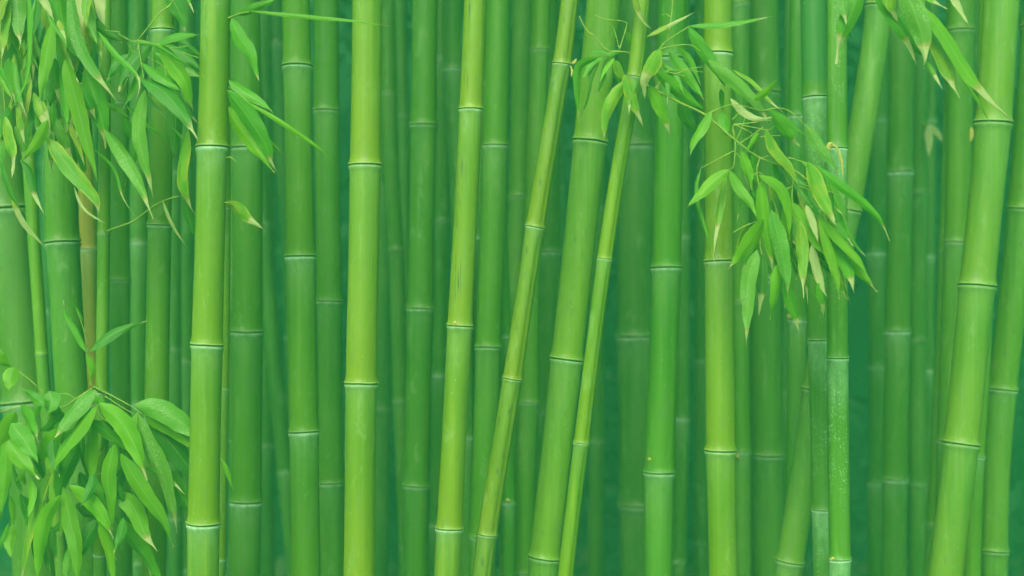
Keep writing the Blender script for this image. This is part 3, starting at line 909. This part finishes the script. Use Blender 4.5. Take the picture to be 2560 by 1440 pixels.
leaves(bC, [
    ([(34, 918), (26, 945), (19, 978)], 40, 'b', 0.04),
    ([(112, 1010), (82, 990), (56, 972)], 26, 'm', 0.03),
    ([(122, 978), (130, 1008), (118, 1040)], 44, 'm', 0.03, 3.1),
    ([(239, 974), (192, 1020), (152, 1072), (130, 1104)], 46, 'p', 0.18, 3.05),
    ([(241, 1016), (192, 1082), (148, 1140), (122, 1194)], 40, 'b', 0.02, 3.04),
    ([(196, 1108), (168, 1165), (150, 1215), (142, 1262)], 46, 'm', 0.03, 3.1),
    ([(232, 1062), (226, 1130), (229, 1224)], 45, 'b', 0.02, 3.09),
    ([(287, 1112), (270, 1190), (276, 1260), (281, 1325)], 45, 'b', 0.03, 3.06),
    ([(248, 1006), (305, 1058), (343, 1130), (368, 1202)], 52, 'b', 0.15, 3.05),
    ([(302, 1135), (350, 1215), (402, 1290), (434, 1368)], 45, 'b', 0.02, 3.04),
    ([(345, 1035), (368, 1105), (408, 1190), (430, 1270), (443, 1333)], 52, 'p', 0.14, 3.06),
    ([(338, 1012), (395, 1022), (450, 1055), (520, 1110)], 58, 'p', 0.03, 3.1),
    ([(360, 1040), (425, 1072), (505, 1135)], 36, 'b', 0.03, 3.12),
    ([(372, 1048), (422, 1105), (468, 1165), (505, 1225)], 56, 'd', 0.03, 3.14),
    ([(362, 1168), (420, 1196), (464, 1238)], 13, 'm', 0.3, 3.08),
    ([(420, 1172), (452, 1235), (500, 1310)], 46, 'm', 0.03, 3.13),
    ([(290, 1228), (333, 1268), (360, 1330), (394, 1380)], 44, 'b', 0.25, 3.09),
    ([(288, 1292), (330, 1345), (370, 1400), (412, 1475)], 54, 'm', 0.02, 3.12),
    ([(248, 1305), (270, 1370), (286, 1475)], 32, 'b', 0.03, 3.1),
    ([(248, 1298), (218, 1345), (196, 1405)], 38, 'd', 0.05, 3.13),
    ([(174, 1214), (222, 1250), (262, 1300), (284, 1348)], 38, 'b', 0.15, 3.07),
    ([(158, 1218), (172, 1290), (190, 1370), (193, 1470)], 38, 'b', 0.03, 3.09),
    ([(127, 1172), (97, 1245), (71, 1340), (50, 1470)], 30, 'y', 0.14, 3.08),
    ([(152, 1238), (118, 1285), (102, 1350), (91, 1460)], 34, 'b', 0.05, 3.07),
    ([(38, 1030), (12, 1078), (-24, 1150)], 42, 'b', 0.03, 3.06),
    ([(14, 1080), (14, 1170), (0, 1300)], 34, 'b', 0.03, 3.08),
    ([(28, 1058), (60, 1100), (97, 1158)], 50, 'm', 0.05, 3.05),
    ([(22, 1100), (52, 1148), (98, 1198)], 42, 'b', 0.1, 3.04),
    ([(62, 1178), (50, 1194), (34, 1210)], 12, 'b', 0.1),
    ([(54, 1182), (60, 1200), (67, 1222)], 10, 'b', 0.3),
    ([(54, 1010), (76, 1055), (97, 1106)], 32, 'm', 0.2, 3.07),
    ([(102, 1008), (84, 1036), (58, 1062)], 19, 'm', 0.03),
    ([(158, 1030), (128, 1062), (93, 1080)], 28, 'd', 0.1, 3.11),
    ([(152, 1072), (122, 1112), (88, 1166)], 42, 'b', 0.03, 3.1),
    ([(220, 1052), (266, 1080), (322, 1130)], 30, 'm', 0.06, 3.07),
    ([(300, 1150), (332, 1228), (372, 1345)], 58, 'd', 0.05, 3.15),
    ([(190, 1262), (222, 1282), (250, 1290)], 38, 'd', 0.02, 3.14),
    ([(182, 1362), (172, 1400), (160, 1470)], 26, 'p', 0.05, 3.1),
    ([(164, 1296), (145, 1318), (122, 1328)], 24, 'm', 0.1, 3.12),
    ([(224, 878), (262, 848), (300, 826), (367, 802)], 26, 'd', 0.06, 3.12),
    ([(215, 880), (188, 830), (166, 790), (158, 750)], 15, 'm', 0.1, 3.12),
    ([(209, 806), (190, 768), (168, 738)], 5, 'm'),
    ([(216, 886), (230, 922), (223, 960)], 17, 'b', 0.03, 3.1),
    ([(262, 1010), (240, 1000), (205, 1000)], 20, 'm', 0.03, 3.13),
    ([(345, 1030), (330, 1090), (352, 1165)], 34, 'b', 0.03, 3.12),
    ([(200, 1180), (215, 1230), (218, 1275)], 28, 'd', 0.1, 3.14),
    ([(350, 1345), (372, 1395), (380, 1450)], 30, 'y', 0.3, 3.13),
    ([(-20, 872), (5, 900), (30, 922)], 30, 'b', 0.03, 3.1),
], 3.04, 3.14)

for i in range(34):
    x, y = rnd.uniform(0, 350), rnd.uniform(1000, 1340)
    L = rnd.uniform(80, 150)
    a = math.radians(rnd.uniform(60, 120))
    dx, dy = math.cos(a) * L, math.sin(a) * L
    leaf(bC, [(x, y), (x + dx * .5 + rnd.uniform(-8, 8), y + dy * .5), (x + dx, y + dy)], rnd.uniform(14, 34), rnd.choice('dmbd'), rnd.uniform(3.06, 3.17), .08)

# --- right: the big side branch of the slender leaning culm
bD = branch_on('c6', [
    ([(1586, 196, 2.93), (1640, 226), (1700, 257), (1762, 287), (1838, 350), (1900, 395), (1985, 425), (2040, 470)], 6),
    ([(1586, 190, 2.93), (1620, 160), (1648, 123), (1670, 100), (1725, 65)], 5),
    ([(1585, 188, 2.93), (1600, 150), (1570, 131), (1520, 126), (1490, 95), (1465, 73), (1448, 40)], 4),
    ([(1548, 126), (1566, 66), (1560, 54), (1515, 48), (1488, 38)], 3), ([(1549, 124), (1536, 75), (1530, 66)], 2.6),
    ([(1667, 102), (1676, 58), (1682, 0), (1682, -60)], 3), ([(1676, 42), (1664, 35), (1654, 38)], 2.4),
    ([(1648, 123), (1690, 114), (1728, 113), (1755, 132)], 3.4),
    ([(1640, 226), (1664, 180), (1700, 175), (1757, 167)], 3), ([(1690, 185), (1715, 176), (1757, 180)], 2.8), ([(1668, 180), (1712, 190)], 2.5),
    ([(1835, 312), (1865, 309), (1930, 300)], 3.4), ([(1838, 345), (1835, 312), (1880, 318), (1920, 325), (1937, 315)], 3),
    ([(1838, 350), (1838, 375), (1834, 415), (1822, 425)], 3.4), ([(1835, 377), (1800, 395), (1753, 420)], 3), ([(1836, 378), (1852, 396)], 3),
    ([(1845, 362), (1880, 338), (1908, 318)], 2.6), ([(1835, 310), (1875, 330), (1880, 334)], 3), ([(1900, 342), (1925, 340), (1966, 338)], 2.8),
    ([(1900, 395), (1935, 395), (1978, 468)], 2.6), ([(1985, 425), (1968, 396), (2000, 402), (2040, 418)], 3),
    ([(1962, 474), (1990, 465), (2030, 478), (2052, 496)], 3.2), ([(1880, 440), (1900, 432), (1922, 456)], 2.8),
    ([(1832, 582), (1860, 566), (1905, 548)], 3), ([(1900, 395), (1892, 430), (1905, 500), (1905, 548)], 3.4), ([(1905, 500), (1900, 600), (1905, 640)], 3),
    ([(1905, 277), (1950, 270), (1985, 286), (2030, 332)], 3), ([(1762, 287), (1830, 262), (1905, 277)], 3),
    ([(1985, 425), (1980, 500), (1990, 560), (2010, 640)], 3.2), ([(2040, 470), (2062, 540), (2080, 600), (2110, 632)], 3.2),
    ([(1830, 300), (1845, 285), (1850, 278)], 2.5), ([(1840, 350), (1855, 320), (1862, 295)], 2.2), ([(1835, 345), (1830, 320), (1834, 322)], 2.2),
    ([(2040, 470), (2100, 490), (2125, 530)], 2.5), ([(1960, 700), (1950, 560), (1925, 480)], 3)], 2.95)
leaves(bD, [
    ([(1616, 92), (1688, 56), (1742, 28)], 12, 't', 0.6),
    ([(1722, 66), (1790, 63), (1850, 56), (1932, 41)], 16, 'm', 0.15, 2.93),
    ([(1722, 68), (1755, 120), (1795, 182), (1815, 220)], 33, 'm', 0.05, 2.97),
    ([(1770, 150), (1845, 212), (1902, 272), (1922, 314)], 34, 'p', 0.15, 2.95),
    ([(1672, 128), (1702, 168), (1740, 220), (1764, 257)], 27, 'm', 0.1, 2.98),
    ([(1640, 178), (1683, 218), (1730, 255), (1770, 282)], 32, 'm', 0.06, 2.94),
    ([(1703, 246), (1718, 295), (1744, 338)], 36, 'd', 0.05, 3.02),
    ([(1780, 280), (1756, 320), (1733, 358), (1724, 393)], 24, 'b', 0.1, 2.94),
    ([(1806, 280), (1811, 310), (1814, 345)], 30, 'm', 0.02, 2.97),
    ([(1802, 222), (1804, 250), (1807, 282)], 12, 'd', 0.02, 2.99),
    ([(1826, 246), (1860, 280), (1895, 298), (1934, 292)], 20, 't', 1.2, 2.96),
    ([(1830, 173), (1880, 205), (1922, 250), (1968, 290)], 11, 'y', 0.3, 2.98),
    ([(1885, 252), (1918, 226), (1943, 198)], 18, 'b', 0.05),
    ([(1922, 275), (1970, 308), (2018, 341)], 22, 'm', 0.04),
    ([(1932, 282), (1960, 320), (1984, 350), (2001, 366)], 26, 'm', 0.25, 2.93),
    ([(1914, 322), (1940, 378), (1974, 420), (1997, 465)], 29, 'y', 0.1, 2.92),
    ([(2016, 315), (2048, 368), (2084, 412), (2097, 430)], 32, 'p', 0.06, 2.99),
    ([(2020, 406), (2046, 472), (2075, 535), (2093, 569)], 37, 'y', 0.2, 2.91),
    ([(2035, 412), (2100, 463), (2160, 508), (2203, 556), (2225, 604)], 24, 'm', 0.16, 2.93),
    ([(1896, 332), (1881, 358), (1864, 380)], 16, 'b', 0.03, 2.93),
    ([(1854, 378), (1870, 428), (1880, 475)], 25, 'b', 0.03, 2.94),
    ([(1889, 372), (1886, 425), (1896, 468)], 20, 'm', 0.04, 2.98),
    ([(1863, 420), (1868, 455), (1875, 484)], 12, 't', 0.7),
    ([(1822, 424), (1784, 453), (1748, 488), (1716, 519)], 31, 'b', 0.05, 2.93),
    ([(1824, 426), (1848, 470), (1876, 508), (1891, 540)], 27, 'b', 0.03, 2.94),
    ([(1815, 440), (1802, 510), (1791, 580), (1783, 642)], 17, 'y', 0.4, 2.97),
    ([(1753, 418), (1740, 470), (1750, 530), (1789, 662)], 10, 'm', 0.1, 2.96),
    ([(1898, 438), (1948, 468), (1970, 520), (1974, 600)], 28, 'b', 0.04, 2.92),
    ([(1902, 450), (1908, 530), (1923, 615), (1934, 688)], 33, 'b', 0.2, 2.93),
    ([(1928, 525), (1946, 595), (1963, 675), (1970, 748)], 37, 'p', 0.13, 2.92),
    ([(1962, 510), (1972, 570), (1976, 650)], 30, 'b', 0.1, 2.96),
    ([(1908, 548), (1872, 606), (1838, 650), (1819, 674)], 38, 'b', 0.12, 2.93),
    ([(1896, 598), (1872, 645), (1853, 690)], 19, 'm', 0.3),
    ([(1892, 625), (1871, 700), (1868, 780), (1866, 864)], 36, 'p', 0.16, 2.93),
    ([(1908, 636), (1906, 700), (1897, 792)], 27, 'd', 0.35, 2.97),
    ([(1942, 662), (1938, 730), (1925, 800)], 28, 'b', 0.05, 2.95),
    ([(1958, 692), (1976, 750), (1988, 790), (1998, 834)], 30, 'm', 0.25, 2.96),
    ([(1998, 550), (2006, 640), (2009, 745)], 28, 'y', 0.25, 2.94),
    ([(1976, 505), (2010, 558), (2042, 612), (2066, 644)], 33, 'b', 0.1, 2.95),
    ([(2016, 512), (2034, 562), (2046, 608)], 19, 't', 1.2, 2.92),
    ([(2030, 610), (2044, 680), (2060, 728), (2070, 744)], 27, 't', 1.2, 2.93),
    ([(2050, 550), (2070, 620), (2090, 690), (2099, 748)], 26, 'b', 0.03, 2.92),
    ([(2046, 535), (2098, 598), (2145, 650), (2174, 697)], 28, 'b', 0.05, 2.93),
    ([(2076, 595), (2108, 648), (2126, 690), (2136, 736)], 38, 'm', 0.28, 2.95),
    ([(2108, 628), (2150, 680), (2193, 730)], 22, 'b', 0.2, 2.96),
    ([(2088, 555), (2116, 586), (2132, 615)], 23, 'm', 0.3),
    ([(2100, 528), (2130, 600), (2173, 650)], 9, 'm', 0.2),
    ([(2012, 652), (2046, 690), (2072, 716)], 23, 'b', 0.05),
    ([(2044, 708), (2058, 748), (2058, 793)], 26, 'm', 0.4),
    ([(1976, 640), (2010, 700), (2056, 762)], 4, 'm'),
    ([(1930, 500), (1920, 560), (1934, 620)], 30, 'd', 0.05, 3.0),
    ([(1900, 640), (1915, 670), (1936, 690)], 22, 'd', 0.05, 3.0),
    ([(1960, 560), (1985, 640), (1990, 700)], 30, 'd', 0.05, 3.01),
    ([(2000, 480), (2040, 540), (2085, 580)], 30, 'm', 0.05, 3.0),
    ([(2040, 560), (2052, 640), (2080, 690)], 30, 'd', 0.05, 3.01),
    ([(2070, 440), (2090, 500), (2118, 560)], 26, 'm', 0.15, 3.02),
    ([(2080, 500), (2104, 580), (2128, 640)], 26, 'm', 0.2, 3.02),
    # narrow overlapping leaves
    ([(1880, 470), (1895, 540), (1900, 600)], 16, 'm', 0.20, 2.99),
    ([(1930, 440), (1960, 500), (1985, 560)], 14, 'y', 0.20, 2.97),
    ([(1985, 470), (2000, 530), (2010, 600)], 18, 'd', 0.10, 3.01),
    ([(2020, 560), (2050, 620), (2100, 670)], 14, 'm', 0.10, 2.99),
    ([(2060, 620), (2085, 680), (2095, 730)], 12, 'b', 0.20, 2.98),
    ([(1920, 600), (1945, 660), (1950, 730)], 14, 'm', 0.30, 2.98),
    ([(1985, 620), (2010, 680), (2020, 760)], 14, 'y', 0.30, 2.97),
    ([(1840, 440), (1850, 500), (1842, 560)], 10, 'm', 0.20, 2.98),
    ([(1960, 420), (1990, 450), (2030, 470)], 14, 'm', 0.10, 2.98),
    ([(2040, 440), (2075, 500), (2110, 540)], 14, 'y', 0.20, 2.98),
    ([(1945, 640), (1965, 700), (1962, 770)], 12, 'y', 0.30, 2.95),
    ([(2000, 400), (2040, 430), (2080, 440)], 10, 'm', 0.10, 2.97),
    ([(1870, 560), (1850, 600), (1842, 650)], 12, 'y', 0.20, 2.96),
    ([(2100, 600), (2125, 650), (2150, 680)], 12, 'm', 0.20, 2.97),
    # leaves around the branching point itself
    ([(1582, -30), (1594, 20), (1608, 52), (1628, 73)], 17, 't', 0.5, 2.88),
    ([(1649, 122), (1632, 160), (1612, 200), (1611, 248)], 38, 'y', 0.5, 2.86),
    ([(1566, 200), (1537, 240), (1516, 290), (1508, 352)], 31, 'y', 0.12, 2.87),
    ([(1562, 186), (1576, 235), (1590, 272), (1608, 317)], 30, 'y', 0.3, 2.86),
    ([(1536, 150), (1548, 180), (1564, 215)], 22, 'y', 0.1, 2.89),
    ([(1622, 212), (1648, 265), (1664, 300), (1676, 343)], 31, 'b', 0.25, 2.9),
    ([(1496, 142), (1448, 165), (1443, 225), (1446, 303)], 20, 'm', 0.12, 2.94),
    ([(1500, 150), (1478, 195), (1470, 240), (1449, 305)], 12, 'p', 0.2, 2.95),
    ([(1492, 146), (1482, 170), (1470, 208)], 22, 'd', 0.05, 2.97),
    ([(1520, 142), (1524, 195), (1518, 256)], 15, 'p', 0.05, 2.96),
    ([(1566, 78), (1580, 108), (1600, 138)], 18, 'm', 0.03, 2.96),
    ([(1516, 138), (1536, 131), (1560, 129)], 14, 'm', 0.03),
    ([(1636, 188), (1646, 212), (1624, 236)], 14, 'p', 0.5),
    ([(1505, 146), (1480, 158), (1452, 205)], 15, 'm', 0.1, 2.95),
    ([(1515, 148), (1508, 190), (1492, 240)], 14, 'd', 0.1, 2.97),
    ([(1530, 148), (1545, 185), (1548, 232)], 15, 'm', 0.2, 2.93),
    ([(1525, 140), (1500, 128), (1470, 132)], 13, 'm', 0.05, 2.95),
    ([(1590, 200), (1576, 240), (1572, 290)], 14, 'm', 0.3, 2.87),
    ([(1535, 145), (1512, 175), (1500, 205)], 12, 'b', 0.1, 2.92),
    ([(1655, 160), (1690, 195), (1712, 240)], 16, 'm', 0.1, 2.96),
    ([(1700, 120), (1730, 160), (1752, 215)], 16, 'm', 0.1, 2.97),
    ([(1625, 225), (1645, 245), (1655, 285)], 13, 'd', 0.1, 2.95),
    ([(1662, 175), (1670, 215), (1668, 262)], 13, 'm', 0.2, 2.95),
], 2.92, 3.0)

for i in range(26):
    x = rnd.uniform(1860, 2100)
    y = 400 + (x - 1860) * .45 + rnd.uniform(-30, 150)
    L = rnd.uniform(70, 130)
    a = math.radians(rnd.uniform(45, 100))
    dx, dy = math.cos(a) * L, math.sin(a) * L
    leaf(bD, [(x, y), (x + dx * .5 + rnd.uniform(-6, 8), y + dy * .5), (x + dx, y + dy)], rnd.uniform(8, 20), rnd.choice('dmbyt'), rnd.uniform(2.94, 3.02), rnd.choice([.08, .25]))

# --- top right: leaves hanging in from above
bE = branch_free((2250, -120), 3.0, 'hanging branch of long leaves with dry tips at the top right')
twigs(bE, [([(2250, -180), (2180, -90), (2120, -40)], 5), ([(2250, -180), (2240, -80), (2262, -20)], 5), ([(2262, -90), (2310, -30), (2306, 40)], 4),
           ([(2262, -90), (2330, -60), (2370, -20)], 4), ([(2180, -90), (2195, -30)], 3)], 3.0)
leaves(bE, [
    ([(2150, -70), (2132, 20), (2104, 85), (2091, 160)], 54, 'm', 0.3, 2.98),
    ([(2090, -70), (2105, 0), (2116, 64)], 46, 'p', 0.2, 2.96),
    ([(2116, 68), (2122, 82), (2131, 102)], 6, 'm'),
    ([(2178, -50), (2225, 35), (2268, 105), (2293, 165)], 32, 'm', 0.3, 3.02),
    ([(2212, -50), (2228, 10), (2244, 58)], 36, 'y', 0.3, 3.0),
    ([(2252, -60), (2285, 30), (2308, 100), (2311, 172)], 62, 'p', 0.25, 2.97),
    ([(2240, 30), (2280, 105), (2312, 145)], 40, 'm', 0.05, 3.05),
    ([(2306, 55), (2345, 120), (2372, 190), (2399, 245)], 48, 'y', 0.25, 3.0),
    ([(2314, 150), (2334, 184), (2357, 224)], 13, 'm', 0.5),
    ([(2302, 10), (2360, 90), (2420, 188), (2480, 254), (2532, 303)], 38, 'b', 0.33, 2.97),
    ([(2398, 190), (2445, 252), (2479, 319)], 8, 'b', 0.1),
    ([(2290, -22), (2330, 0), (2369, 23)], 17, 'b', 0.45),
    ([(2364, -40), (2394, 12), (2421, 62)], 26, 't', 0.7),
], 2.96, 3.04)

# blurred withered leaf far back, hanging on the dim three node culm
bF = branch_on('c50', [([(2296, 300, 4.6), (2312, 310, 4.56), (2322, 318, 4.55)], 4)], 4.56)
leaves(bF, [([(2320, 312), (2322, 350), (2322, 396)], 18, 't', 1.2, 4.55), ([(2320, 312), (2345, 335), (2360, 360)], 16, 't', 1.2, 4.55)], 4.5, 4.6)

# ---------------------------------------------------------------- buds at nodes
def bud(key, pts, w, D):
    root = ROOT[key][0]
    P3 = [P(x, y, D) - root.location for x, y in pts]
    path = catmull(P3, 10)
    verts, faces = [], []
    ns = 10
    for i, c in enumerate(path):
        t = i / 10
        r = w * K * D / 2 * max(.04, math.sin(math.pi * min(1, .12 + t * .88)) ** .7)
        T = (path[min(10, i + 1)] - path[max(0, i - 1)]).normalized()
        A = T.cross(Vector((0, 1, 0))).normalized()
        B = T.cross(A)
        for k in range(ns):
            a = 2 * math.pi * k / ns
            verts.append(c + A * math.cos(a) * r + B * math.sin(a) * r * .7)
    for i in range(10):
        for k in range(ns):
            k2 = (k + 1) % ns
            faces.append((i * ns + k, i * ns + k2, (i + 1) * ns + k2, (i + 1) * ns + k))
    mesh_obj('bud', verts, faces, M_BUD, root)

bud('c42', [(2070, 376), (2074, 362), (2084, 357)], 13, 3.17)
bud('c42', [(2080, 360), (2094, 372), (2103, 400), (2107, 445)], 7, 3.16)
bud('c42', [(2076, 1402), (2082, 1396), (2088, 1398)], 8, 3.17)
bud('c4', [(1426, 160), (1436, 156), (1441, 146)], 9, 3.1)
bud('c4', [(1426, 164), (1430, 176), (1428, 192)], 6, 3.09)
bud('c46', [(2428, 318), (2430, 336), (2426, 356)], 12, 3.92)
bud('c37', [(1838, 1143), (1843, 1140), (1848, 1146)], 8, 3.97)
bud('c40', [(1970, 794), (1973, 788), (1978, 796)], 8, 3.65)
bud('c3', [(1140, 812), (1136, 806), (1134, 816)], 8, 3.0)
bud('c7', [(1621, 1150), (1624, 1146), (1627, 1152)], 6, 3.5)
bud('c33', [(1266, 1252), (1270, 1249), (1275, 1254)], 8, 3.6)

# ---------------------------------------------------------------- undergrowth, and unseen leaves added overhead for shade (nobody could count their leaves)
def leaf_mass(name, n, box, size, mat, seed):
    r = random.Random(seed)
    vs, fs = [], []
    for i in range(n):
        c = Vector((r.uniform(*box[0]), r.uniform(*box[1]), r.uniform(*box[2])))
        if noise.noise(c * 0.8) < -0.12:
            continue
        L = size * r.uniform(.6, 1.4)
        d = Vector((r.uniform(-1, 1), r.uniform(-1, 1), r.uniform(-1.4, .2))).normalized()
        s = d.cross(Vector((r.uniform(-1, 1), r.uniform(-1, 1), r.uniform(-1, 1)))).normalized() * L * .11
        b = len(vs)
        vs += [c, c + d * L * .35 + s, c + d * L, c + d * L * .35 - s]
        fs.append((b, b + 1, b + 2, b + 3))
    o = mesh_obj(name, vs, fs, mat, smooth=False)
    o['kind'] = 'stuff'
    o['label'] = {'undergrowth': 'blurred dark leafy undergrowth behind the last culms', 'shade_canopy': 'unseen leaf layer added overhead to shade the back of the grove'}[name]
    o['category'] = 'foliage'
    return o
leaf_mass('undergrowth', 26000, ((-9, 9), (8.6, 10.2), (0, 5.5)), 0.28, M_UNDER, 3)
leaf_mass('shade_canopy', 20000, ((-8, 8), (4.2, 10.5), (4.6, 6.2)), 0.3, M_UNDER, 5)  # leaf layer above the frame, added to darken the back rows

# ---------------------------------------------------------------- green haze volume added as a colour veil over the grove
hm = bpy.data.materials.new('haze')
hm.use_nodes = True
hm.node_tree.nodes.remove(hm.node_tree.nodes['Principled BSDF'])
pv = hm.node_tree.nodes.new('ShaderNodeVolumePrincipled')
pv.inputs['Color'].default_value = (0.07, 0.95, 0.25, 1)
pv.inputs['Density'].default_value = 0.036
pv.inputs['Anisotropy'].default_value = 0.0
hm.node_tree.links.new(pv.outputs[0], hm.node_tree.nodes['Material Output'].inputs['Volume'])
hx, hy, hz0, hz1 = 32, 32, -1.3, 10.5
hv = [(sx * hx, sy * hy, z) for z in (hz0, hz1) for sx, sy in ((-1, -1), (1, -1), (1, 1), (-1, 1))]
haze = mesh_obj('haze', [Vector(v) for v in hv], [(3, 2, 1, 0), (4, 5, 6, 7), (0, 1, 5, 4), (1, 2, 6, 5), (2, 3, 7, 6), (3, 0, 4, 7)], hm, smooth=False)
haze['kind'] = 'stuff'
haze['label'] = 'green haze added as a colour veil between the bamboo culms'
haze['category'] = 'haze'
